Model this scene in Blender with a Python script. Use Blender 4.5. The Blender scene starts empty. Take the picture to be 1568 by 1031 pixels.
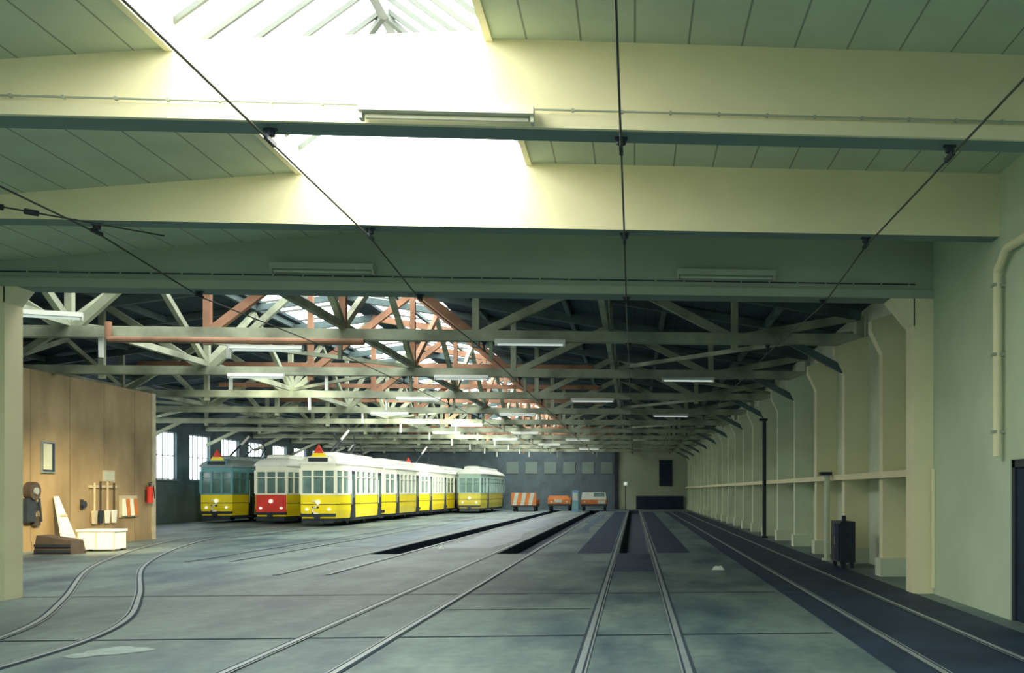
import bpy, math, random
from mathutils import Vector, Matrix
random.seed(4)
S=bpy.context.scene

# ---------------------------------------------------------------- materials
def mat(name,col,rough=0.7,var=0.15,scale=3.0,metal=0.0,emit=0.0,ecol=None,bump=0.0,spec=0.3,stretch=(1,1,1)):
    m=bpy.data.materials.new(name); m.use_nodes=True
    nt=m.node_tree; b=nt.nodes['Principled BSDF']
    b.inputs['Roughness'].default_value=rough
    b.inputs['Metallic'].default_value=metal
    b.inputs['Specular IOR Level'].default_value=spec
    tc=nt.nodes.new('ShaderNodeTexCoord'); mp=nt.nodes.new('ShaderNodeMapping')
    mp.inputs['Scale'].default_value=stretch
    n=nt.nodes.new('ShaderNodeTexNoise'); n.inputs['Scale'].default_value=scale; n.inputs['Detail'].default_value=5
    r=nt.nodes.new('ShaderNodeValToRGB')
    r.color_ramp.elements[0].position=0.3; r.color_ramp.elements[1].position=0.7
    r.color_ramp.elements[0].color=[max(0,c*(1-var)) for c in col[:3]]+[1]
    r.color_ramp.elements[1].color=[min(1,c*(1+var)) for c in col[:3]]+[1]
    nt.links.new(tc.outputs['Object'],mp.inputs[0]); nt.links.new(mp.outputs[0],n.inputs['Vector'])
    nt.links.new(n.outputs['Fac'],r.inputs[0]); nt.links.new(r.outputs[0],b.inputs['Base Color'])
    if bump>0:
        bp=nt.nodes.new('ShaderNodeBump'); bp.inputs['Strength'].default_value=bump
        nt.links.new(n.outputs['Fac'],bp.inputs['Height']); nt.links.new(bp.outputs[0],b.inputs['Normal'])
    if emit>0:
        b.inputs['Emission Color'].default_value=list(ecol or col)[:3]+[1]
        b.inputs['Emission Strength'].default_value=emit
    return m

def lined(m,axis,period,width,dark=0.55,offset=0.0):
    """darken base colour on regular panel joints along an object axis"""
    nt=m.node_tree; b=nt.nodes['Principled BSDF']
    src=b.inputs['Base Color'].links[0].from_socket
    tc=nt.nodes.new('ShaderNodeTexCoord'); sx=nt.nodes.new('ShaderNodeSeparateXYZ')
    nt.links.new(tc.outputs['Object'],sx.inputs[0])
    def M(op,a,bv):
        k=nt.nodes.new('ShaderNodeMath'); k.operation=op
        nt.links.new(a,k.inputs[0]); k.inputs[1].default_value=bv; return k.outputs[0]
    v=M('ADD',sx.outputs[axis],1000*period+offset); v=M('DIVIDE',v,period); v=M('FRACT',v,0); v=M('LESS_THAN',v,width/period)
    mx=nt.nodes.new('ShaderNodeMix'); mx.data_type='RGBA'; mx.blend_type='MULTIPLY'
    nt.links.new(v,mx.inputs[0]); nt.links.new(src,mx.inputs[6]); mx.inputs[7].default_value=(dark,dark,dark,1)
    nt.links.new(mx.outputs[2],b.inputs['Base Color'])
    return m

CREAM=mat('cream_paint',(0.90,0.85,0.56),0.6,0.04,1.2)
CREAMG=mat('green_cream_wall',(0.57,0.68,0.49),0.7,0.08,0.8)
CREAMD=mat('shaded_cream_dull_green',(0.42,0.49,0.36),0.75,0.08,0.8)  # third beam's shade put into the cream; also dull green back wall
SOFF=mat('beam_underside',(0.20,0.28,0.25),0.75,0.08,0.8)  # darker than the beam faces: shade put into the underside colour
HALLW=mat('pale_green_wall',(0.68,0.76,0.58),0.75,0.12,0.9)
CEIL=lined(mat('ceiling_board',(0.56,0.64,0.48),0.8,0.06,1.5),0,0.5,0.02,0.5)
TRIMG=mat('grey_green_paint',(0.42,0.47,0.36),0.6,0.08,2)
DARKG=mat('dark_gap',(0.02,0.035,0.06),0.9,0.2,3)
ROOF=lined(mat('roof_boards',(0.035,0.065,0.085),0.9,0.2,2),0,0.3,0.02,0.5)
TIMB=mat('painted_timber',(0.33,0.38,0.28),0.8,0.45,1.1)
TIMBD=mat('dark_painted_timber',(0.10,0.15,0.155),0.8,0.30,1.3)
TIMBW=mat('warm_lit_brown',(0.34,0.19,0.12),0.8,0.35,1.5)  # warm light put into the centre timbers' colour; also the brown pipe
PLY=lined(mat('plywood_wall',(0.30,0.23,0.125),0.75,0.35,0.8,stretch=(1,1,0.5)),1,1.9,0.04,0.6)
FLUO=mat('fluorescent_housing',(0.75,0.80,0.75),0.5,0.03,3)
TUBE=mat('fluorescent_tube',(0.9,1.0,0.95),0.4,0.0,3,emit=0.3)
BLK=mat('black_iron',(0.025,0.035,0.05),0.5,0.2,5)
WIRE=mat('dark_wire',(0.04,0.05,0.045),0.5,0.1,5)
RAILM=mat('rail_steel',(0.36,0.43,0.45),0.4,0.1,6,metal=0.4)
GROOVE=mat('rail_groove',(0.03,0.05,0.07),0.9,0.2,6)
ASPH=mat('dark_asphalt',(0.022,0.042,0.08),0.65,0.35,1.2)
GLARE=mat('floor_glare',(0.09,0.16,0.22),0.36,0.35,0.8,spec=0.4)  # bluish daylight reflection put into the floor colour
PIT=mat('pit_concrete',(0.04,0.065,0.095),0.9,0.2,2)
YEL=mat('tram_yellow',(0.95,0.78,0.02),0.35,0.05,1.5,spec=0.5)
YELD=mat('tram_dim_yellow',(0.50,0.46,0.06),0.45,0.1,1.5)  # far tram's dimness put into the yellow
IVO=mat('tram_ivory',(0.86,0.91,0.76),0.4,0.04,1.5,spec=0.5)
IVOD=mat('tram_dim_green',(0.30,0.45,0.40),0.5,0.1,1.5)  # far tram's upper body, dimness put into the colour
WHT=mat('roof_white',(0.80,0.85,0.80),0.6,0.05,1.5)
GREYR=mat('roof_grey',(0.25,0.33,0.33),0.6,0.1,1.5)
TEAL=mat('tram_teal',(0.12,0.33,0.36),0.4,0.1,1.5,spec=0.5)
BLUE=mat('tram_blue',(0.10,0.30,0.50),0.4,0.1,1.5,spec=0.5)
RED=mat('signal_red',(0.72,0.06,0.04),0.45,0.1,2)
ORG=mat('service_orange',(0.55,0.19,0.05),0.6,0.12,2)
DULLW=mat('dull_white',(0.50,0.56,0.50),0.8,0.1,3)  # even off-white, duller than the roof white
TGL=mat('tram_window_glass',(0.14,0.24,0.23),0.12,0.4,1.0,spec=0.8)
LAMPG=mat('headlight_glass',(0.9,0.9,0.8),0.2,0.0,1,emit=0.4)
BRICK=mat('grey_wall',(0.12,0.17,0.19),0.85,0.2,1)
METALW=mat('window_frame_paint',(0.20,0.25,0.26),0.6,0.1,3)
SKYG=mat('skylight_frosted_glass',(0.95,0.97,1.0),0.4,0.0,1,emit=6.0,ecol=(1.0,0.985,0.92))
SKYH=mat('hall_skylight_glass',(0.95,0.97,1.0),0.4,0.0,1,emit=4.6,ecol=(1.0,0.99,0.92))
WING=mat('window_frosted_glass',(0.95,0.97,1.0),0.4,0.0,1,emit=3.0,ecol=(0.95,1.0,1.0))
PAPER=mat('white_paper',(0.8,0.85,0.75),0.8,0.05,3)
WOODL=mat('light_wood',(0.52,0.47,0.32),0.7,0.12,3)
WOODD=mat('dark_wood',(0.06,0.05,0.045),0.8,0.2,3)
BARM=mat('glazing_bar_paint',(0.10,0.12,0.11),0.6,0.05,3)
PALE=mat('pale_floor_patch',(0.30,0.38,0.36),0.7,0.25,3)  # irregular patch, paler than the floor around it

# floor
FLO=bpy.data.materials.new('concrete_floor'); FLO.use_nodes=True
nt=FLO.node_tree; b=nt.nodes['Principled BSDF']
tc=nt.nodes.new('ShaderNodeTexCoord')
n1=nt.nodes.new('ShaderNodeTexNoise'); n1.inputs['Scale'].default_value=0.55; n1.inputs['Detail'].default_value=7; n1.inputs['Roughness'].default_value=0.65
n2=nt.nodes.new('ShaderNodeTexNoise'); n2.inputs['Scale'].default_value=6; n2.inputs['Detail'].default_value=8
mp=nt.nodes.new('ShaderNodeMapping'); mp.inputs['Scale'].default_value=(1.3,0.5,1)
nt.links.new(tc.outputs['Object'],mp.inputs[0]); nt.links.new(mp.outputs[0],n1.inputs['Vector']); nt.links.new(tc.outputs['Object'],n2.inputs['Vector'])
r1=nt.nodes.new('ShaderNodeValToRGB')
r1.color_ramp.elements[0].position=0.38; r1.color_ramp.elements[0].color=(0.055,0.098,0.128,1)
r1.color_ramp.elements[1].position=0.60; r1.color_ramp.elements[1].color=(0.180,0.255,0.240,1)
mx=nt.nodes.new('ShaderNodeMix'); mx.data_type='RGBA'; mx.blend_type='MULTIPLY'; mx.inputs[0].default_value=0.5
nt.links.new(n1.outputs['Fac'],r1.inputs[0]); nt.links.new(r1.outputs[0],mx.inputs[6])
r2=nt.nodes.new('ShaderNodeValToRGB'); r2.color_ramp.elements[0].position=0.3; r2.color_ramp.elements[0].color=(0.55,0.55,0.55,1); r2.color_ramp.elements[1].position=0.6
nt.links.new(n2.outputs['Fac'],r2.inputs[0]); nt.links.new(r2.outputs[0],mx.inputs[7]); nt.links.new(mx.outputs[2],b.inputs['Base Color'])
rr=nt.nodes.new('ShaderNodeMapRange'); rr.inputs[3].default_value=0.40; rr.inputs[4].default_value=0.65
nt.links.new(n1.outputs['Fac'],rr.inputs[0]); nt.links.new(rr.outputs[0],b.inputs['Roughness'])

# ---------------------------------------------------------------- mesh builder
class MB:
    def __init__(s): s.v=[];s.f=[];s.m=[];s.mats=[]
    def mi(s,m):
        if m not in s.mats: s.mats.append(m)
        return s.mats.index(m)
    def face(s,pts,m):
        k=len(s.v); s.v+= [tuple(p) for p in pts]; s.f.append(tuple(range(k,k+len(pts)))); s.m.append(s.mi(m))
    def box(s,x0,x1,y0,y1,z0,z1,m):
        if x0>x1:x0,x1=x1,x0
        if y0>y1:y0,y1=y1,y0
        if z0>z1:z0,z1=z1,z0
        k=len(s.v)
        s.v+=[(x0,y0,z0),(x1,y0,z0),(x1,y1,z0),(x0,y1,z0),(x0,y0,z1),(x1,y0,z1),(x1,y1,z1),(x0,y1,z1)]
        for q in ((3,2,1,0),(4,5,6,7),(0,1,5,4),(1,2,6,5),(2,3,7,6),(3,0,4,7)):
            s.f.append(tuple(k+i for i in q)); s.m.append(s.mi(m))
    def bar(s,p,q,w,h,m):
        p=Vector(p);q=Vector(q);d=(q-p).normalized()
        up=Vector((0,0,1)) if abs(d.z)<0.95 else Vector((0,1,0))
        a=d.cross(up).normalized()*w/2; c=a.normalized().cross(d).normalized()*h/2
        k=len(s.v)
        for o in (p,q):
            for sa,sc in ((-1,-1),(1,-1),(1,1),(-1,1)): s.v.append(tuple(o+a*sa+c*sc))
        for f in ((0,1,2,3),(7,6,5,4),(0,4,5,1),(1,5,6,2),(2,6,7,3),(3,7,4,0)):
            s.f.append(tuple(k+i for i in f)); s.m.append(s.mi(m))
    def cyl(s,p,q,r,m,n=10,r2=None):
        p=Vector(p);q=Vector(q);d=(q-p).normalized()
        up=Vector((0,0,1)) if abs(d.z)<0.95 else Vector((0,1,0))
        a=d.cross(up).normalized(); c=a.cross(d).normalized(); k=len(s.v); r2=r if r2 is None else r2
        for o,rr_ in ((p,r),(q,r2)):
            for i in range(n):
                t=2*math.pi*i/n; s.v.append(tuple(o+(a*math.cos(t)+c*math.sin(t))*rr_))
        mi=s.mi(m)
        for i in range(n):
            j=(i+1)%n; s.f.append((k+i,k+j,k+n+j,k+n+i)); s.m.append(mi)
        s.f.append(tuple(k+i for i in reversed(range(n)))); s.m.append(mi)
        s.f.append(tuple(k+n+i for i in range(n))); s.m.append(mi)
    def loft(s,rings,m,cap=True):
        k=len(s.v); n=len(rings[0]); mi=s.mi(m)
        for r in rings: s.v+=[tuple(p) for p in r]
        for a in range(len(rings)-1):
            for i in range(n):
                j=(i+1)%n; s.f.append((k+a*n+i,k+a*n+j,k+(a+1)*n+j,k+(a+1)*n+i)); s.m.append(mi)
        if cap:
            s.f.append(tuple(k+i for i in reversed(range(n)))); s.m.append(mi)
            e=k+(len(rings)-1)*n; s.f.append(tuple(e+i for i in range(n))); s.m.append(mi)
    def mesh(s,name):
        me=bpy.data.meshes.new(name); me.from_pydata(s.v,[],s.f)
        for m in s.mats: me.materials.append(m)
        me.polygons.foreach_set('material_index',s.m); me.update(); return me
    def build(s,name,loc=(0,0,0),rot=0,parent=None):
        o=bpy.data.objects.new(name,s.mesh(name)); S.collection.objects.link(o)
        o.location=loc; o.rotation_euler=(0,0,rot); o.parent=parent; return o
def link(me,name,loc,rot=0):
    o=bpy.data.objects.new(name,me); S.collection.objects.link(o); o.location=loc; o.rotation_euler=(0,0,rot); return o

Y3=15.7; YB=[5.8,9.3,12.8]; XL=-9.86; XR=4.8; XW=5.35; YE=91.0; XWW=-24.0; XS=-4.17
# ---------------------------------------------------------------- floor with inspection pits
mb=MB()
xs=[-34]
for c in (-6.5,-3.2,0.0): xs+=[c-0.40,c+0.40]
xs+=[14]
for i in range(len(xs)-1):
    x0,x1=xs[i],xs[i+1]
    pit=(i%2==1)
    segs=[(-20,26.5),(85,YE+2)] if pit else [(-20,YE+2)]
    for a,c in segs: mb.face([(x0,a,0),(x1,a,0),(x1,c,0),(x0,c,0)],FLO)
    if pit:
        y0,y1,d=26.5,85,-0.25
        mb.face([(x0,y0,d),(x1,y0,d),(x1,y1,d),(x0,y1,d)],PIT)
        mb.face([(x0,y0,0),(x0,y1,0),(x0,y1,d),(x0,y0,d)],PIT)
        mb.face([(x1,y0,0),(x1,y0,d),(x1,y1,d),(x1,y1,0)],PIT)
        mb.face([(x0,y0,0),(x0,y0,d),(x1,y0,d),(x1,y0,0)],PIT)
        mb.face([(x0,y1,0),(x1,y1,0),(x1,y1,d),(x0,y1,d)],PIT)
def patch(x0,x1,y0,y1,m,z=0.004): mb.face([(x0,y0,z),(x1,y0,z),(x1,y1,z),(x0,y1,z)],m)
patch(2.38,4.5,-5,80,ASPH)
patch(0.62,1.5,26.5,80,ASPH); patch(-1.5,-0.62,26.5,80,ASPH)
patch(-0.42,0.42,20.5,26.4,ASPH)
for (x0,x1,y0,y1,sd) in ((-5.85,-3.95,29,62,1),(-9.2,-7.3,30,58,2),(-2.5,-1.7,40,70,3)):
    pts=[]; rnd=random.Random(sd); n=10
    for i in range(n+1): pts.append((x0+rnd.uniform(0,.35),y0+(y1-y0)*i/n,.005))
    for i in range(n,-1,-1): pts.append((x1-rnd.uniform(0,.35),y0+(y1-y0)*i/n,.005))
    mb.face(pts,GLARE)
for yy in (11.4,16.1): patch(-9.5,2.3,yy,yy+0.05,GROOVE,0.006)
patch(-2.6,-0.6,14.0,14.04,GROOVE,0.006)
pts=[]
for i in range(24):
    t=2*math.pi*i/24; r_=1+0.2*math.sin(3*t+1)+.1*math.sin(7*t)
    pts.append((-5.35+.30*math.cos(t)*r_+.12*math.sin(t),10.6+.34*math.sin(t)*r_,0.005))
mb.face(pts,PALE)
mb.build('floor')
def rail_path(pts,name):
    mb=MB()
    for off in (-0.5,0.5):
        L=[];
        for i,p in enumerate(pts):
            a=Vector(pts[max(0,i-1)]);c=Vector(pts[min(len(pts)-1,i+1)])
            t=(c-a).normalized(); nrm=Vector((t.y,-t.x)); L.append((Vector(p),nrm))
        def strip(o0,o1,z,m):
            for i in range(len(L)-1):
                q=[L[i][0]+L[i][1]*o0,L[i][0]+L[i][1]*o1,L[i+1][0]+L[i+1][1]*o1,L[i+1][0]+L[i+1][1]*o0]
                mb.face([(p.x,p.y,z) for p in q],m)
        s=1 if off>0 else -1
        strip(off-0.065,off+0.065,0.008,GROOVE)
        strip(off-0.03,off+0.03,0.014,RAILM)
        strip(off-s*0.06-0.008,off-s*0.06+0.008,0.013,RAILM)
    return mb.build(name)
def bez(P,n=40):
    out=[]; P=[P[0]]+list(P)+[P[-1]]
    for k in range(len(P)-3):
        for i in range(n//4):
            t=i/(n//4); p0,p1,p2,p3=[Vector(q) for q in P[k:k+4]]
            out.append(0.5*((2*p1)+(-p0+p2)*t+(2*p0-5*p1+4*p2-p3)*t*t+(-p0+3*p1-3*p2+p3)*t**3))
    out.append(Vector(P[-1])); return out
for x in (0,-3.2,3.3): rail_path([(x,-8),(x,10),(x,88)],'tram_track')
rail_path([(-6.5,20),(-6.5,50),(-6.5,88)],'tram_track')
rail_path([(-9.9,24),(-9.9,60),(-9.9,88)],'tram_track')
rail_path([(-14.6,36),(-14.6,60),(-14.6,88)],'tram_track')
rail_path([(-18.1,42),(-18.1,60),(-18.1,88)],'tram_track')
rail_path([(-21.6,42),(-21.6,54),(-21.6,88)],'tram_track')
rail_path(bez([(-15.2,36),(-13.6,29.5),(-11.2,22.5),(-8.2,16),(-6.8,12.6),(-6.4,10),(-6.6,7),(-7.6,3),(-9,-3)]),'tram_track')

# ---------------------------------------------------------------- front bay
def beam(name,y,zb,th,lip=True,m=CREAM):
    mb=MB()
    prof=[(XL,5.12),(XS,5.72),(-1.35,5.90),(XR,5.90)]
    pts=[(XL,zb),(XR,zb)]+[(x,z) for x,z in reversed(prof)]
    f=[(x,y,z) for x,z in pts]; g=[(x,y+th,z) for x,z in pts]
    mb.loft([f,g],m)
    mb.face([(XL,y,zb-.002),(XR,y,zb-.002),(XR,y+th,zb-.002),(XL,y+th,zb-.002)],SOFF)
    if lip:
        mb.box(XL,XR,y-0.05,y,zb,zb+0.13,m)
    o=mb.build(name); return o
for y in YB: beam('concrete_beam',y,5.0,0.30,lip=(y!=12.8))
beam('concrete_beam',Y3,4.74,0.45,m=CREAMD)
def conduit(y,z,x0,x1,m=TRIMG):
    mb=MB(); mb.cyl((x0,y,z),(x1,y,z),0.010,m,6)
    x=x0+0.2
    while x<x1: mb.box(x-0.012,x+0.012,y-0.015,y+0.02,z-0.015,z+0.015,TRIMG); x+=0.45
    mb.build('cable_conduit')
conduit(YB[1]-0.075,5.155,XL+.1,XR-.1); conduit(Y3-0.03,4.96,XL+.1,XR-.3,BLK)
mb=MB()
def slab(xa,za,xb,zb,y0,y1,t,m,mbx): 
    mbx.loft([[(xa,y0,za),(xb,y0,zb),(xb,y0,zb+t),(xa,y0,za+t)],[(xa,y1,za),(xb,y1,zb),(xb,y1,zb+t),(xa,y1,za+t)]],m)
slab(-1.35,5.83,XW+.3,5.83,4.0,Y3+.3,0.15,CEIL,mb)
slab(XL-.3,5.06,XS,5.65,4.0,Y3+.3,0.15,CEIL,mb)
slab(XS,5.65,-1.35,5.83,4.0,5.0,0.15,CEIL,mb)
slab(XS,5.65,-1.35,5.83,13.0,Y3+.3,0.15,CEIL,mb)
mb.box(-1.37,-1.30,5.0,13.0,5.80,6.05,CREAM); mb.box(XS-.05,XS+.02,5.0,13.0,5.62,5.95,CREAM)
mb.build('ceiling')
mb=MB()
RX,RZ=-2.75,7.05
ye0,ye1=4.9,13.1; XE=XS-.03
mb.face([(XE,ye0,5.93),(RX,ye0,RZ),(RX,ye1,RZ),(XE,ye1,5.93)],SKYG)
mb.face([(RX,ye0,RZ),(-1.32,ye0,6.03),(-1.32,ye1,6.03),(RX,ye1,RZ)],SKYG)
for yy in (ye0,ye1): mb.face([(XE,yy,5.8),(-1.32,yy,5.8),(-1.32,yy,6.03),(RX,yy,RZ),(XE,yy,5.93)],SKYG)
y=ye0+.1
while y<ye1:
    mb.bar((XE,y,5.87),(RX,y,RZ-.06),0.04,0.05,BARM); mb.bar((RX,y,RZ-.06),(-1.32,y,5.97),0.04,0.05,BARM); y+=0.48
mb.bar((RX,ye0,RZ-.12),(RX,ye1,RZ-.12),0.10,0.14,BARM)
for yy in (6.5,8.9,11.2):
    mb.bar((RX,yy,RZ-.15),(RX+0.5,yy+0.5,RZ-.45),0.06,0.06,BARM); mb.bar((RX,yy,RZ-.15),(RX-0.5,yy+0.5,RZ-.45),0.06,0.06,BARM)
mb.build('skylight')
# right wall of the bay with door opening
DY=12.42
mb=MB()
mb.box(XR,XR+.3,DY,Y3,0,5.9,CREAMG); mb.box(XR,XR+.3,4,9.0,0,5.9,CREAMG); mb.box(XR,XR+.3,9.0,DY,2.05,5.9,CREAMG)
mb.build('wall_right_front')
mb=MB(); mb.box(XR+.05,XR+.12,9.0,DY,0,2.05,DARKG); mb.box(XR+.02,XR+.06,9.0,9.1,0,2.05,BLK); mb.box(XR+.02,XR+.06,DY-.1,DY,0,2.05,BLK); mb.box(XR+.02,XR+.06,9,DY,1.95,2.05,BLK); mb.box(XR+.02,XR+.06,10.7,10.8,0,2.05,BLK)
mb.cyl((XR+.0,10.6,1.0),(XR+.0,10.6,1.2),.02,RAILM,8)
mb.build('door_1')
mb=MB(); mb.box(XL-.3,XL,4,Y3,0,5.2,CREAMG); mb.build('wall_left_front')
mb=MB()
P=[(XR-.02,11.5,4.75),(XR-.10,12.3,4.72),(XR-.10,12.62,4.5),(XR-.10,12.62,2.1)]
for a,c in zip(P[:-1],P[1:]): mb.cyl(a,c,0.055,CREAM,12)
for z in (2.4,3.4,4.3): mb.box(XR-.17,XR,12.57,12.67,z,z+.04,TRIMG)
mb.build('drain_pipe')
mb=MB()
mb.box(XR-.32,XR,Y3,Y3+.45,0,4.74,CREAM)
mb.loft([[(XR-.32,Y3,4.3),(XR-.30,Y3,4.3),(XR-.30,Y3,4.74),(XR-.7,Y3,4.74)],[(XR-.32,Y3+.45,4.3),(XR-.30,Y3+.45,4.3),(XR-.30,Y3+.45,4.74),(XR-.7,Y3+.45,4.74)]],CREAM)
mb.cyl((XR-.02,Y3-.08,0.1),(XR-.02,Y3-.08,2.0),0.04,CREAM,10)
mb.build('concrete_column')
mb=MB()
mb.box(XL-.05,XL+.40,Y3,Y3+.45,0,4.74,CREAM)
mb.loft([[(XL+.38,Y3,4.5),(XL+.40,Y3,4.5),(XL+.58,Y3,4.74),(XL+.38,Y3,4.74)],[(XL+.38,Y3+.45,4.5),(XL+.40,Y3+.45,4.5),(XL+.58,Y3+.45,4.74),(XL+.38,Y3+.45,4.74)]],CREAM)
mb.build('concrete_column')
# ---------------------------------------------------------------- hall shell
def zr(x):
    return 8.1-(2.2/14.6)*abs(x+9.4)
mb=MB()
yf0,yf1=Y3+.1,Y3+.35
mb.loft([[(-24.3,yf0,5.0),(XL-.3,yf0,5.0),(XW+.3,yf0,5.9),(XW+.3,yf0,zr(XW)+.3),(-9.4,yf0,8.5),(-24.3,yf0,6.2)],
         [(-24.3,yf1,5.0),(XL-.3,yf1,5.0),(XW+.3,yf1,5.9),(XW+.3,yf1,zr(XW)+.3),(-9.4,yf1,8.5),(-24.3,yf1,6.2)]],HALLW)
mb.box(-24.3,-16.4,yf0,yf1,0,5.0,HALLW); mb.box(XR+.1,XW+.3,yf0,yf1,0,6,HALLW); mb.box(-16.4,XL,yf0,yf1,4.4,5.05,HALLW)
mb.build('wall_front')
mb=MB()
mb.box(XW,XW+.3,Y3+.3,YE,0,6.2,HALLW)
y=19.1; fins=[]
while y<YE-1: fins.append(y); y+=3.5
for y in fins:
    x0=XR
    prof=[(XW,0),(x0,0),(x0,4.3),(x0-.22,4.75),(x0-.22,4.95),(XW,5.2)]
    mb.loft([[(px,y-.14,pz) for px,pz in prof],[(px,y+.14,pz) for px,pz in prof]],CREAM if y<28 else HALLW)
    mb.box(XR-.06,XW,y-.22,y+.22,0,.35,HALLW)
mb.box(XR-.10,XR+.02,Y3+.45,YE,1.90,2.02,CREAM)
mb.box(XR+.02,XW,Y3+.45,YE,1.93,1.98,HALLW)
mb.build('wall_right')
for yy,zt,m in ((23.4,2.1,HALLW),(34.8,4.2,BLK)):
    mb=MB(); mb.cyl((XR-.22,yy,0),(XR-.22,yy,zt),0.07,m,10); mb.box(XR-.40,XR-.12,yy-.12,yy+.12,zt-.08,zt,BLK); mb.cyl((XR-.22,yy,0),(XR-.22,yy,.06),0.13,m,10)
    mb.build('iron_post')
mb=MB(); mb.box(XR-.42,XR-.1,20.9,21.9,0.12,1.0,BLK); mb.box(XR-.45,XR-.42,20.95,21.4,.16,.95,DARKG); mb.box(XR-.46,XR-.44,21.36,21.4,.5,.65,RAILM)
for px in (XR-.40,XR-.2):
    for py in (20.95,21.75): mb.box(px,px+.08,py,py+.1,0,.14,BLK)
mb.cyl((XR-.26,21.3,1.0),(XR-.26,21.3,1.12),.05,BLK)
mb.build('switch_cabinet')
XP=-16.5
mb=MB(); mb.box(XP-.2,XP,Y3+.35,35.6,0,5.0,PLY); mb.box(XP,XP+.04,35.35,35.6,0,5.0,WOODL)
mb.box(XP,XP+.03,Y3+.35,35.4,0,0.25,PLY)
mb.build('wall_partition')
mb=MB(); mb.box(-24,XP-.2,35.4,35.6,0,5.0,BRICK); mb.build('wall_partition_end')
mb=MB()
ws=[51.6+4.15*i-4.15*3 for i in range(12)]
ws=[w for w in ws if w+2.2<YE]
zs0,zs1=2.25,4.72
mb.box(-24.3,-24,Y3,YE,0,zs0,BRICK); mb.box(-24.3,-24,Y3,YE,zs1,6.3,BRICK)
prev=Y3
for w in ws:
    mb.box(-24.3,-24,prev,w,zs0,zs1,BRICK); prev=w+2.6
mb.box(-24.3,-24,prev,YE,zs0,zs1,BRICK)
mb.build('wall_left')
for i,w in enumerate(ws):
    mb=MB(); mb.face([(-24.2,w,zs0),(-24.2,w+2.6,zs0),(-24.2,w+2.6,zs1),(-24.2,w,zs1)],WING)
    for q in (0.03,0.65,1.3,1.95,2.57): mb.box(-24.17,-24.12,w+q-.02,w+q+.02,zs0,zs1,METALW)
    for q in (zs0+.03,3.5,zs1-.03): mb.box(-24.17,-24.12,w,w+2.6,q-.02,q+.02,METALW)
    mb.box(-24.05,-23.9,w-.05,w+2.65,zs0-.08,zs0,METALW)
    mb.build('window_%d'%(i+1))
mb=MB()
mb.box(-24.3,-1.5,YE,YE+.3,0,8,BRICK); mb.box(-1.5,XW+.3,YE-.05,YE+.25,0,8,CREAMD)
mb.box(-1.75,-1.45,YE-.3,YE,0,6,BLK)
mb.box(2.3,3.5,YE-.12,YE-.05,2.1,4.5,BLK); mb.box(2.4,3.4,YE-.15,YE-.12,2.2,4.4,DARKG)
mb.box(0.2,4.5,YE-.3,YE-.05,0,1.2,DARKG)
for i in range(6): 
    x=-11.5+1.7*i; mb.box(x,x+1.1,YE-.06,YE,3.2,4.3,METALW); mb.box(x+.05,x+1.05,YE-.08,YE-.05,3.25,4.25,SOFF)
mb.build('wall_back')
mb=MB()
y0,y1=Y3+.2,YE+.3
SK=((-12.0,-9.8),(-9.0,-6.0))
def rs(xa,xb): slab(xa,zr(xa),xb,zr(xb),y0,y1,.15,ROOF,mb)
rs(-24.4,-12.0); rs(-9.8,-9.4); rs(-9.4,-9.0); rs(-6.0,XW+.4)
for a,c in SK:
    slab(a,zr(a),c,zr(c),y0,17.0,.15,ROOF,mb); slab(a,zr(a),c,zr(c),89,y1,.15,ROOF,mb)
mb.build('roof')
mb=MB()
for a,c in SK:
    mb.face([(a,17,zr(a)+.1),(c,17,zr(c)+.1),(c,89,zr(c)+.1),(a,89,zr(a)+.1)],SKYH)
    y=17.3
    while y<89:
        mb.bar((a,y,zr(a)+.03),(c,y,zr(c)+.03),0.07,0.06,BARM); y+=1.75
    for i in range(1,2): 
        x=a+(c-a)*i/2; mb.bar((x,17,zr(x)),(x,89,zr(x)),0.12,0.10,TIMBD)
mb.build('hall_skylight')

# ---------------------------------------------------------------- timber trusses
def truss_mesh():
    mb=MB(); zb=5.12
    XA,XB=5.2,-23.9; n=10; dx=(XB-XA)/n
    T=TIMB
    mb.bar((XA,-.09,zb),(XB,-.09,zb),0.08,0.24,T); mb.bar((XA,.09,zb),(XB,.09,zb),0.08,0.24,T)
    def zt(x): return zr(x)-0.22
    mb.bar((XA,0,zt(XA)),(-5.8,0,zt(-5.8)),0.16,0.24,TIMBD); mb.bar((-5.8,0,zt(-5.8)),(-9.4,0,zt(-9.4)),0.15,0.22,TIMBW)
    mb.bar((XB,0,zt(XB)),(-9.4,0,zt(-9.4)),0.16,0.24,TIMBD)
    for i in range(n+1):
        x=XA+dx*i
        mb.bar((x,0,zb-.25 if i%2 else zb),(x,0,zt(x)),0.15,0.15,T if i not in (4,5) else TIMBW)
        if i<n:
            x2=x+dx
            tt=TIMBW if i in (3,4) else T
            if (i<5): mb.bar((x,.02,zt(x)),(x2,.02,zb),0.15,0.18,tt) if i%2==0 else mb.bar((x,.02,zb),(x2,.02,zt(x2)),0.15,0.18,tt)
            else:     mb.bar((x,.02,zt(x)),(x2,.02,zb),0.15,0.18,tt) if i%2==1 else mb.bar((x,.02,zb),(x2,.02,zt(x2)),0.15,0.18,tt)
    mb.bar((-1.5,-.14,6.15),(-17.5,-.14,6.15),0.07,0.18,TIMBW)
    mb.bar((5.25,0,4.2),(3.6,0,5.05),0.14,0.16,TIMBD); mb.bar((-23.9,0,4.2),(-22.2,0,5.05),0.14,0.16,T)
    for x in (-8.9,-11.6,-3.2,-6.5):
        mb.bar((x,0,zb-.1),(x,0,zb-.55),0.08,0.08,FLUO if x<-8 else TIMB)
    return mb.mesh('timber_roof_truss')
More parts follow.
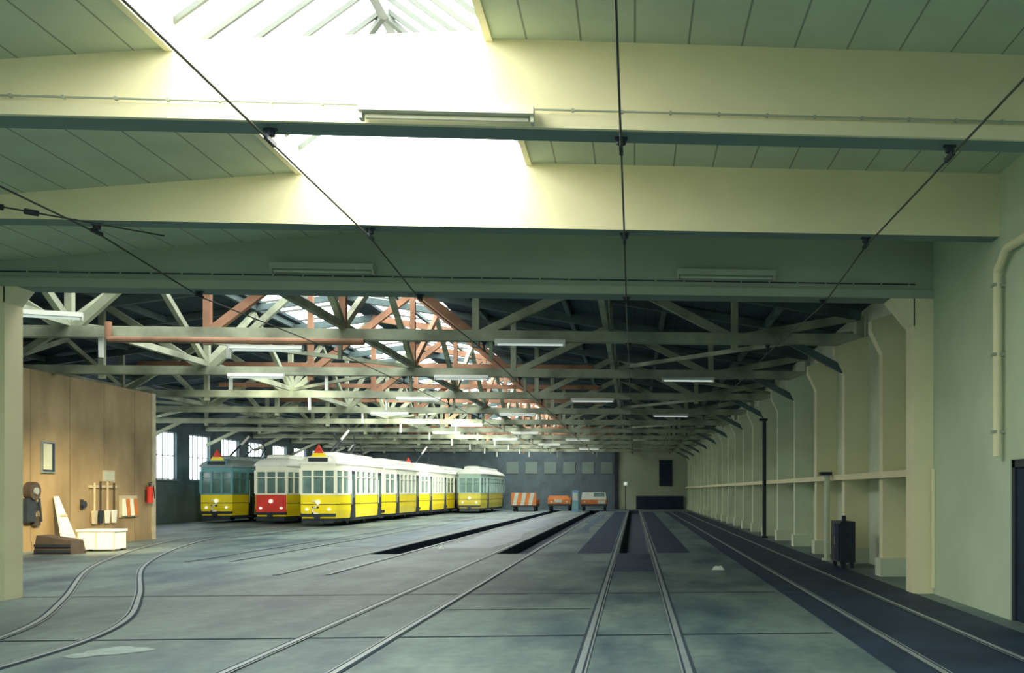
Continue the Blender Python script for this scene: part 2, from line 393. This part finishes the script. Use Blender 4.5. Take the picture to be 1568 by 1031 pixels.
TM=truss_mesh()
TY=[22.6+7*i for i in range(10)]
for y in TY: link(TM,'timber_roof_truss',(0,y,0))
mb=MB()
for y in [19.1+7*i for i in range(11)]:
    if y>YE-1: break
    mb.bar((5.3,y,zr(5.3)-.12),(-9.4,y,zr(-9.4)-.12),0.14,0.2,TIMBD); mb.bar((-23.9,y,zr(-23.9)-.12),(-9.4,y,zr(-9.4)-.12),0.14,0.2,TIMBD)
for x in (3.5,.8,-1.9,-4.8,-12.2,-15,-17.9,-20.7):
    mb.bar((x,Y3+.3,zr(x)-.1),(x,YE,zr(x)-.1),0.12,0.18,TIMBD)
for j,x in enumerate((-0.62,-6.44,-12.26,-18.1)):
    yy=[Y3+.4]+TY
    mb.bar((x,Y3+.3,5.32),(x,YE,5.32),0.12,0.16,TIMB)
    for i in range(len(yy)-1):
        a,c=yy[i],yy[i+1]; m_=(a+c)/2
        tz=zr(x)-.3
        mb.bar((x,a,5.3),(x,m_,tz),0.13,0.16,TIMBW if (j==1 and i%2==0 and i>0) else TIMB); mb.bar((x,c,5.3),(x,m_,tz),0.13,0.16,TIMB if j else TIMBD)
for i in range(len(TY)-1):
    a,c=TY[i],TY[i+1]
    for (xa,xb) in ((5.0,-0.6),(-12.2,-6.4),(-23.5,-18)):
        if i%2==0: mb.bar((xa,a,5.28),(xb,c,5.28),0.10,0.10,TIMB)
        else: mb.bar((xb,a,5.28),(xa,c,5.28),0.10,0.10,TIMB)
mb.build('roof_bracing')
mb=MB(); mb.cyl((-11.3,22.3,4.92),(-5.9,22.3,4.92),0.07,TIMBW,10)
mb.cyl((-11.3,22.3,4.92),(-11.3,22.3,5.3),0.07,TIMBW,10)
mb.build('heating_pipe')

# ---------------------------------------------------------------- fluorescent lamps
def lamp_mesh(L,name):
    mb=MB()
    mb.loft([[(-L/2,-.09,0),(-L/2,.09,0),(-L/2,.06,.09),(-L/2,-.06,.09)],[(L/2,-.09,0),(L/2,.09,0),(L/2,.06,.09),(L/2,-.06,.09)]],FLUO)
    mb.cyl((-L/2+.05,0,-.03),(L/2-.05,0,-.03),0.022,TUBE,8)
    for s in (-1,1): mb.box(s*L/2-.03 if s>0 else -L/2,s*L/2 if s>0 else -L/2+.03,-.05,.05,-.06,0,FLUO)
    return mb.mesh(name)
LM=lamp_mesh(1.55,'fluorescent_lamp')
FLUG=mat('unlit_lamp_housing',(0.52,0.58,0.46),0.6,0.05,3)
FLUC=mat('cream_lamp_housing',(0.74,0.74,0.58),0.6,0.03,3)
LM2=LM.copy(); LM2.materials.clear(); LM2.materials.append(FLUG); LM2.materials.append(FLUG)
LM3=LM.copy(); LM3.materials.clear(); LM3.materials.append(FLUC); LM3.materials.append(FLUC)
link(LM3,'fluorescent_lamp',(-1.68,YB[1]-.16,5.05))
link(LM2,'fluorescent_lamp',(-4.75,Y3-.10,5.04)); link(LM2,'fluorescent_lamp',(1.45,Y3-.10,5.04))
link(LM,'fluorescent_lamp',(-11.1,19.3,4.92),0.3)
for i,x in ((0,-8.0),(0,-2.3),(1,-10.8),(1,-5.0),(1,1.6),(2,-7.7),(2,-1.5),(3,-10.4),(3,-5.0),(3,1.6),(4,-8.3),(5,-6.2),(5,-10.6),(6,-8.2),(6,-3.6),(7,-6),(8,-3.5)):
    link(LM,'fluorescent_lamp',(x,TY[i]-.25,4.93 if (i,x)!=(0,-8.0) else 4.75))

# ---------------------------------------------------------------- trolley wires
for x in (0,-3.35,3.05,-6.7):
    mb=MB()
    xx=-0.12 if x==0 else x
    stops=[1.0]+[b_+.15 for b_ in YB]+[Y3+.2]+TY
    zs=[4.88]*4+[4.66]+[4.80]*len(TY)
    for i in range(len(stops)-1):
        mb.cyl((xx,stops[i],zs[i]),(xx,stops[i+1],zs[i+1]),0.011,WIRE,6)
    for i in range(1,len(stops)):
        zt={4.88:5.0,4.66:4.74,4.80:5.0}[zs[i]]
        mb.cyl((xx,stops[i],zs[i]-.02),(xx,stops[i],zt),0.018,BLK,8)
        mb.cyl((xx,stops[i],zt-.07),(xx,stops[i],zt-.02),0.045,BLK,10)
        mb.box(xx-.06,xx+.06,stops[i]-.02,stops[i]+.02,zt-.025,zt,BLK)
        mb.box(xx-.018,xx+.018,stops[i]-.12,stops[i]+.12,zs[i]-.015,zs[i]+.03,BLK)
    mb.build('trolley_wire')
mb=MB(); mb.cyl((XL+.05,9.5,4.92),(-6.0,13.2,4.92),0.01,WIRE,6); mb.cyl((-7.35,11.92,4.92),(-7.25,12.01,4.92),.035,BLK); mb.cyl((-7.1,12.15,4.92),(-7.0,12.25,4.92),.035,BLK)
mb.build('stay_cable')

# ---------------------------------------------------------------- trams
def tram(name,cx,y0,L,W=2.2,low=YEL,front=None,mid=IVO,roof=WHT,front_up=None,sign=True,panto=True,doorside=True,zoff=0):
    front=front or low; front_up=front_up or mid
    mb=MB(); h=W/2; a=h*.72; t=1.25
    def poly(sx=1.0,ins=0.0):
        P=[(-a,0),(a,0),(h,t),(h,L-t),(a,L),(-a,L),(-h,L-t),(-h,t)]
        cy=L/2; out=[]
        for px,py in P:
            fx=(abs(px)-ins)*(1 if px>0 else -1)*sx; fy=cy+(py-cy)*((L/2-ins)/(L/2))*(1-(1-sx)*0.18)
            out.append((fx,fy))
        return out
    def ring(p,z): return [(x,y,z) for x,y in p]
    mb.loft([ring(poly(1,.12),.22),ring(poly(1,.08),.45)],BLK)
    for wy_ in (L*.32,L*.68):
        for sx in (-1,1):
            mb.cyl((sx*.46,wy_,.38),(sx*.56,wy_,.38),.36,BLK,20); mb.cyl((sx*.56,wy_,.36),(sx*.9,wy_,.36),.12,BLK,10)
            mb.box(sx*.85-.06,sx*.85+.06,wy_-.7,wy_+.7,.28,.42,BLK)
    body=[ring(poly(1,.05),.36),ring(poly(1,.0),.75),ring(poly(1,0),1.46)]
    mb.loft(body,low)
    if front is not low:
        mb.box(-a+.02,a-.02,-.012,.05,.45,1.44,front)
    mb.loft([ring(poly(1.0,-.015),1.44),ring(poly(1.0,-.015),1.52)],mid)
    mb.loft([ring(poly(1.0,-.01),1.0),ring(poly(1.0,-.01),1.03)],BLK)
    mb.loft([ring(poly(1,.05),1.5),ring(poly(1,.05),2.62)],TGL)
    P=poly(1,.01)
    cnt=[3,2,max(4,int(L*.8)),2,3,2,max(4,int(L*.8)),2]
    for i in range(8):
        p=P[i];q=P[(i+1)%8];n=cnt[i]
        for k in range(n):
            f=k/n; x=p[0]+(q[0]-p[0])*f; y=p[1]+(q[1]-p[1])*f
            w=.13 if k==0 else .085
            mm=front_up if i in (0,1,7) else mid
            mb.bar((x,y,1.5),(x,y,2.65),w,w,mm)
        mb.bar((p[0],p[1],2.3),(q[0],q[1],2.3),.05,.04,mid)
    mb.loft([ring(poly(1,.0),2.58),ring(poly(1,.0),2.9)],mid)
    rr_=[(1.03,-.04,2.88),(1.03,-.04,2.94),(.96,0,3.08),(.80,.06,3.22),(.55,.15,3.30)]
    mb.loft([ring(poly(s_,i_),z) for s_,i_,z in rr_],roof)
    mb.loft([[(-.55,.9,3.28),(.55,.9,3.28),(.55,L-.9,3.28),(-.55,L-.9,3.28)],[(-.52,1.0,3.45),(.52,1.0,3.45),(.52,L-1.0,3.45),(-.52,L-1.0,3.45)],[(-.3,1.2,3.5),(.3,1.2,3.5),(.3,L-1.2,3.5),(-.3,L-1.2,3.5)]],roof)
    for s_ in (0,1):
        yy=-.02 if s_==0 else L+.02; d=-1 if s_==0 else 1
        mb.box(-a,a,yy-.05,yy+.05,.45,.58,BLK)
        mb.cyl((0,yy,.42),(0,yy+d*.28,.42),.07,BLK,10); mb.box(-.12,.12,yy+d*.16,yy+d*.24,.32,.52,BLK)
        mb.cyl((-.0,yy,1.12),(-.0,yy+d*.08,1.12),.10,LAMPG,16)
        for sx in (-1,1): mb.cyl((sx*.5,yy,.78),(sx*.5,yy+d*.05,.78),.07,LAMPG,12)
        mb.box(-a*.9,a*.9,yy-.05+d*.05,yy+.05+d*.05,.14,.34,BLK)
    if sign:
        nz=.62; nx=-.25; u=.14
        for (x0,x1,z0,z1) in ((0,2,4,4.5),(1.5,2,2,4.5),(0,2,2,2.5),(0,.5,0,2.5),(0,2,0,.5)):
            mb.box(nx+x0*u,nx+x1*u,-.10,-.04,nz+z0*u-.05,nz+z1*u-.05,IVO)
        mb.box(-.5,.5,-.04,.25,2.95,3.22,mid); mb.box(-.44,.44,-.055,-.04,2.99,3.18,BLK)
        mb.loft([[(-.36,.05,3.22),(.36,.05,3.22),(0,.05,3.70)],[(-.36,.12,3.22),(.36,.12,3.22),(0,.12,3.70)]],YEL)
        mb.loft([[(-.22,.03,3.40),(.22,.03,3.40),(0,.03,3.80)],[(-.22,.14,3.40),(.22,.14,3.40),(0,.14,3.80)]],RED)
    for yy in ((t+.15,L-t-.85) if doorside else ()):
        for sx in (-1,1):
            xo=sx*(h+.005)
            mb.box(xo-.03,xo+.012,yy,yy+.7,.34,2.6,BLK)
            mb.box(xo-.02,xo+.02,yy+.08,yy+.32,1.3,2.45,TGL); mb.box(xo-.02,xo+.02,yy+.38,yy+.62,1.3,2.45,TGL)
            mb.box(sx*h-.05,sx*(h+.14),yy,yy+.7,.26,.31,BLK)
            mb.cyl((sx*(h+.05),yy-.05,1.0),(sx*(h+.05),yy-.05,2.2),.02,RAILM,8)
    if panto:
        yc=L*.5
        for sx in (-1,1):
            mb.cyl((sx*.45,yc-.5,3.48),(sx*.35,yc+.6,4.05),.035,BLK,6); mb.cyl((sx*.35,yc+.6,4.05),(sx*.5,yc-.3,4.52),.035,BLK,6)
            mb.cyl((sx*.45,yc-.6,3.42),(sx*.45,yc-.6,3.55),.06,BLK,8); mb.cyl((sx*.45,yc+.6,3.42),(sx*.45,yc+.6,3.55),.06,BLK,8)
        mb.bar((-.75,yc-.3,4.55),(.75,yc-.3,4.55),.09,.05,BLK); mb.bar((-.5,yc-.6,3.55),(.5,yc-.6,3.55),.06,.06,BLK); mb.bar((-.4,yc+.6,4.05),(.4,yc+.6,4.05),.05,.05,BLK)
        mb.cyl((.2,1.2,3.5),(.45,2.0,4.1),.05,BLK,6); mb.cyl((.45,2.0,4.1),(.65,2.6,4.6),.06,FLUO,6)
        mb.bar((-.5,yc+.6,3.55),(.5,yc+.6,3.55),.06,.06,BLK)
    return mb.build(name,(cx,y0,0.02))
tram('motor_tram',-14.6,47.3,8.5)
tram('trailer_tram',-14.6,56.4,8.7,panto=False,sign=False)
tram('motor_tram',-14.6,65.7,8.6)
tram('trailer_tram',-14.6,74.9,9.2,panto=False,sign=False)
tram('trailer_tram',-18.1,51.2,9.0,W=2.1,front=RED,panto=False,sign=False)
tram('motor_tram',-18.1,61.0,10)
tram('motor_tram',-21.6,53.3,10.5,roof=GREYR,front_up=TEAL,mid=TEAL,panto=True)
tram('trailer_tram',-12.1,74.5,12.0,low=YELD,mid=IVOD,roof=DULLW,sign=False,panto=False)

# ---------------------------------------------------------------- service vehicles at the back
def wagon(cx,y,W,body,kind):
    mb=MB()
    mb.box(-W/2,W/2,0,3,.40,.58,BLK)
    for sx in (-1,1):
        for yy in (.6,2.4): mb.cyl((sx*(W/2-.25),yy,.3),(sx*(W/2-.1),yy,.3),.3,BLK,16)
        mb.cyl((sx*(W/2-.3),-.03,.75),(sx*(W/2-.3),.02,.75),.08,DULLW,12)
    mb.loft([[(-W/2,0,.55),(W/2,0,.55),(W/2,3,.55),(-W/2,3,.55)],[(-W/2,0,.95),(W/2,0,.95),(W/2,3,.95),(-W/2,3,.95)]],body)
    if kind=='stripe':
        mb.box(-W/2,W/2,-.04,.04,.5,1.5,body)
        for i in range(3):
            x=-W/2+.1+i*W/3.2
            mb.loft([[(x,-.06,.5),(x+.3,-.06,.5),(x+.50,-.06,1.5),(x+.20,-.06,1.5)],[(x,-.04,.5),(x+.3,-.04,.5),(x+.50,-.04,1.5),(x+.20,-.04,1.5)]],DULLW)
    elif kind=='cart':
        mb.loft([[(-W/2,.0,.95),(W/2,.0,.95),(W/2,2.8,.95),(-W/2,2.8,.95)],[(-W/2+.1,.1,1.25),(W/2-.3,.1,1.25),(W/2-.3,2.6,1.25),(-W/2+.1,2.6,1.25)]],body)
        mb.box(-.4,.2,-.05,0,.7,.95,DULLW)
    else:
        mb.loft([[(-W/2,.05,.95),(W/2,.05,.95),(W/2,1.5,.95),(-W/2,1.5,.95)],[(-W/2+.1,.3,1.55),(W/2-.1,.3,1.55),(W/2-.1,1.4,1.55),(-W/2+.1,1.4,1.55)]],DULLW)
        mb.face([(.0,.10,1.05),(W/2-.14,.10,1.05),(W/2-.2,.26,1.5),(.0,.26,1.5)],TGL)
        mb.box(W/2-.7,W/2-.1,-.06,0,.6,.9,DULLW)
    return mb.build('service_truck',(cx,y,0))
wagon(-8.9,81.5,2.0,ORG,'stripe'); wagon(-6.2,83.5,1.9,ORG,'cart'); wagon(-3.3,82.5,2.1,ORG,'cab')
mb=MB(); mb.box(-.25,.25,0,.5,0,1.7,BLUE); mb.box(-.2,.2,-.03,0,.9,1.5,DULLW); mb.box(-.22,.22,-.02,0,.2,.8,TEAL); mb.build('tool_locker',(-4.7,80.5,0))
mb=MB(); mb.box(-.2,.2,-.06,0,2.1,2.45,FLUO); mb.cyl((0,-.08,2.27),(0,-.06,2.27),.13,TUBE,16); mb.cyl((0,.0,0),(0,.0,2.1),.04,BLK,8); mb.build('signal_lamp',(-.7,84,0))

# ---------------------------------------------------------------- things on / near the partition wall
xw=XP+.002
mb=MB(); mb.box(xw,xw+.05,28.95,29.6,2.15,3.05,METALW); mb.box(xw+.05,xw+.06,29.0,29.55,2.2,3.0,DARKG); mb.box(xw+.06,xw+.07,29.0,29.4,2.25,2.98,FLUG); mb.build('notice_board')
mb=MB(); mb.box(xw,xw+.2,27.1,27.8,.9,1.9,FLUO); mb.box(xw+.2,xw+.22,27.15,27.75,.95,1.85,PAPER); mb.box(xw+.22,xw+.25,27.65,27.7,1.3,1.5,BLK); mb.build('first_aid_cabinet')
mb=MB(); mb.cyl((xw,28.4,1.65),(xw+.2,28.4,1.65),.25,WOODD,20); mb.cyl((xw+.2,28.4,1.65),(xw+.24,28.4,1.65),.10,RAILM,14); mb.box(xw,xw+.15,28.1,28.5,.8,1.45,BLK); mb.box(xw,xw+.1,28.5,28.75,1.1,1.35,BLK); mb.box(xw,xw+.1,28.5,28.8,.7,.95,WOODD)
mb.cyl((xw+.15,28.65,1.45),(xw+.15,28.75,.8),.03,BLK,8); mb.build('hose_reel')
mb=MB()
mb.box(xw,xw+.05,31.4,33.0,1.75,1.83,WOODL)
for i,(yy,m1,zt) in enumerate(((31.6,WOODL,1.9),(31.95,BLK,1.95),(32.35,FLUO,1.95),(32.75,FLUO,1.9))):
    mb.cyl((xw+.08,yy,1.0),(xw+.08,yy,zt),.03,WOODD if i%2 else WOODL,8)
    mb.loft([[(xw+.05,yy-.12,1.05),(xw+.12,yy-.12,1.05),(xw+.12,yy+.12,1.05),(xw+.05,yy+.12,1.05)],[(xw+.05,yy-.09,.65),(xw+.10,yy-.09,.65),(xw+.10,yy+.09,.65),(xw+.05,yy+.09,.65)]],m1)
mb.build('shovel_rack')
mb=MB(); mb.cyl((xw+.05,31.0,1.25),(xw+.13,31.0,1.25),.10,BLK,12); mb.box(xw,xw+.05,30.95,31.05,1.1,1.4,BLK); mb.build('wall_switch')
mb=MB(); mb.box(xw,xw+.03,32.2,32.9,1.95,2.3,WOODL); mb.box(xw+.03,xw+.035,32.25,32.85,2.0,2.25,FLUG); mb.build('wall_sign')
mb=MB(); mb.box(xw,xw+.04,33.2,34.3,.8,1.5,WOODL)
for i in range(4):
    mb.loft([[(xw+.05,33.3+i*.25,.85),(xw+.14,33.3+i*.25,.85),(xw+.14,33.45+i*.25,.85),(xw+.05,33.45+i*.25,.85)],[(xw+.05,33.32+i*.25,1.4),(xw+.1,33.32+i*.25,1.4),(xw+.1,33.42+i*.25,1.4),(xw+.05,33.42+i*.25,1.4)]],[PAPER,ORG,PAPER,ORG][i])
mb.build('glove_rack')
mb=MB(); mb.cyl((xw+.12,35.0,1.25),(xw+.12,35.0,1.8),.10,RED,14); mb.cyl((xw+.12,35.0,1.8),(xw+.12,35.0,1.9),.05,BLK,10,.03); mb.bar((xw+.12,34.9,1.92),(xw+.12,35.15,1.95),.03,.03,BLK); mb.cyl((xw+.2,35.08,1.85),(xw+.24,35.1,1.4),.02,BLK,6); mb.box(xw,xw+.03,34.9,35.1,1.3,1.7,BLK); mb.build('fire_extinguisher')
mb=MB()
mb.loft([[(0,0,0),(.95,0,0),(.95,.7,0),(0,.7,0)],[(.05,.05,.5),(.9,.05,.36),(.9,.65,.36),(.05,.65,.5)]],WOODD)
mb.box(.02,.93,-.02,.0,.05,.12,BLK); mb.box(.02,.93,-.02,.0,.2,.27,BLK)
mb.build('dark_box',(-15.5,26.9,0))  # dark box with a sloping top
mb=MB()
mb.box(0,.98,0,.6,.06,.54,PAPER); mb.box(-.03,1.01,-.03,.63,.54,.60,PAPER)
mb.box(0,.03,-.012,0,.08,.52,WOODL); mb.box(.475,.505,-.012,0,.08,.52,WOODL); mb.box(.95,.98,-.012,0,.08,.52,WOODL)
for px in (0,.88):
    for py in (0,.5): mb.box(px,px+.1,py,py+.1,0,.06,WOODD)
mb.build('storage_bench',(-15.15,28.3,0))
mb=MB()
mb.loft([[(0,-.35,.0),(.05,-.35,.0),(.05,.45,.0),(0,.45,0)],[(-.42,-.05,1.5),(-.37,-.05,1.5),(-.37,.12,1.5),(-.42,.12,1.5)]],PAPER)
mb.bar((.06,-.25,.3),(.06,.33,.3),.03,.06,WOODL); mb.bar((-.2,-.12,.95),(-.2,.22,.95),.03,.06,WOODL)
mb.build('leaning_board',(-16.0,29.5,0))
for (x,y,s_) in ((1.75,20.7,.14),(-5.4,28.5,.10)):
    mb=MB(); mb.loft([[(-s_,-s_*.6,.0),(s_*.9,-s_*.7,.0),(s_,s_*.5,0.0),(-s_*.7,s_*.8,0.0)],[(-s_*.7,-s_*.3,.06),(s_*.5,-s_*.4,.09),(s_*.6,s_*.3,.05),(-s_*.3,s_*.4,.08)]],PAPER); mb.build('paper_scrap',(x,y,.007))

# ---------------------------------------------------------------- lights
w=bpy.data.worlds.new('World'); S.world=w; w.use_nodes=True
bg=w.node_tree.nodes['Background']; bg.inputs[0].default_value=(0.74,0.93,0.98,1); bg.inputs[1].default_value=0.8
def spot(loc,aim,e,col,ang,size=.3):
    l=bpy.data.lights.new('spot','SPOT'); l.energy=e; l.color=col; l.spot_size=math.radians(ang); l.spot_blend=1; l.shadow_soft_size=size
    o=bpy.data.objects.new('added_spot',l); S.collection.objects.link(o); o.location=loc  # added light without a fixture
    o.rotation_euler=(Vector(aim)-Vector(loc)).to_track_quat('-Z','Y').to_euler(); return o
spot((-10.9,23.0,4.6),(-16.2,30.8,-0.2),5500,(1.0,0.76,0.38),44)  # added, stands in for sunlight on the partition wall
spot((-10.9,30,4.7),(-14.5,45,0.5),4200,(1.0,0.95,0.72),60)  # this and the next two: added fill to brighten the trams
spot((-8.5,44,4.9),(-13.5,58,1.4),5000,(1.0,0.95,0.75),75)
spot((-8.5,60,4.9),(-13.5,70,1.4),3500,(1.0,0.95,0.75),65)

cam=bpy.data.cameras.new('camera'); co=bpy.data.objects.new('camera',cam); S.collection.objects.link(co)
co.location=(0,0,1.65); co.rotation_euler=(math.radians(90),0,math.radians(-4.0))
cam.lens=35; cam.sensor_width=36; cam.sensor_fit='HORIZONTAL'; cam.shift_x=-0.187; cam.shift_y=0.151; cam.clip_end=500
S.camera=co
S.view_settings.view_transform='Standard'
S.view_settings.exposure=0.5
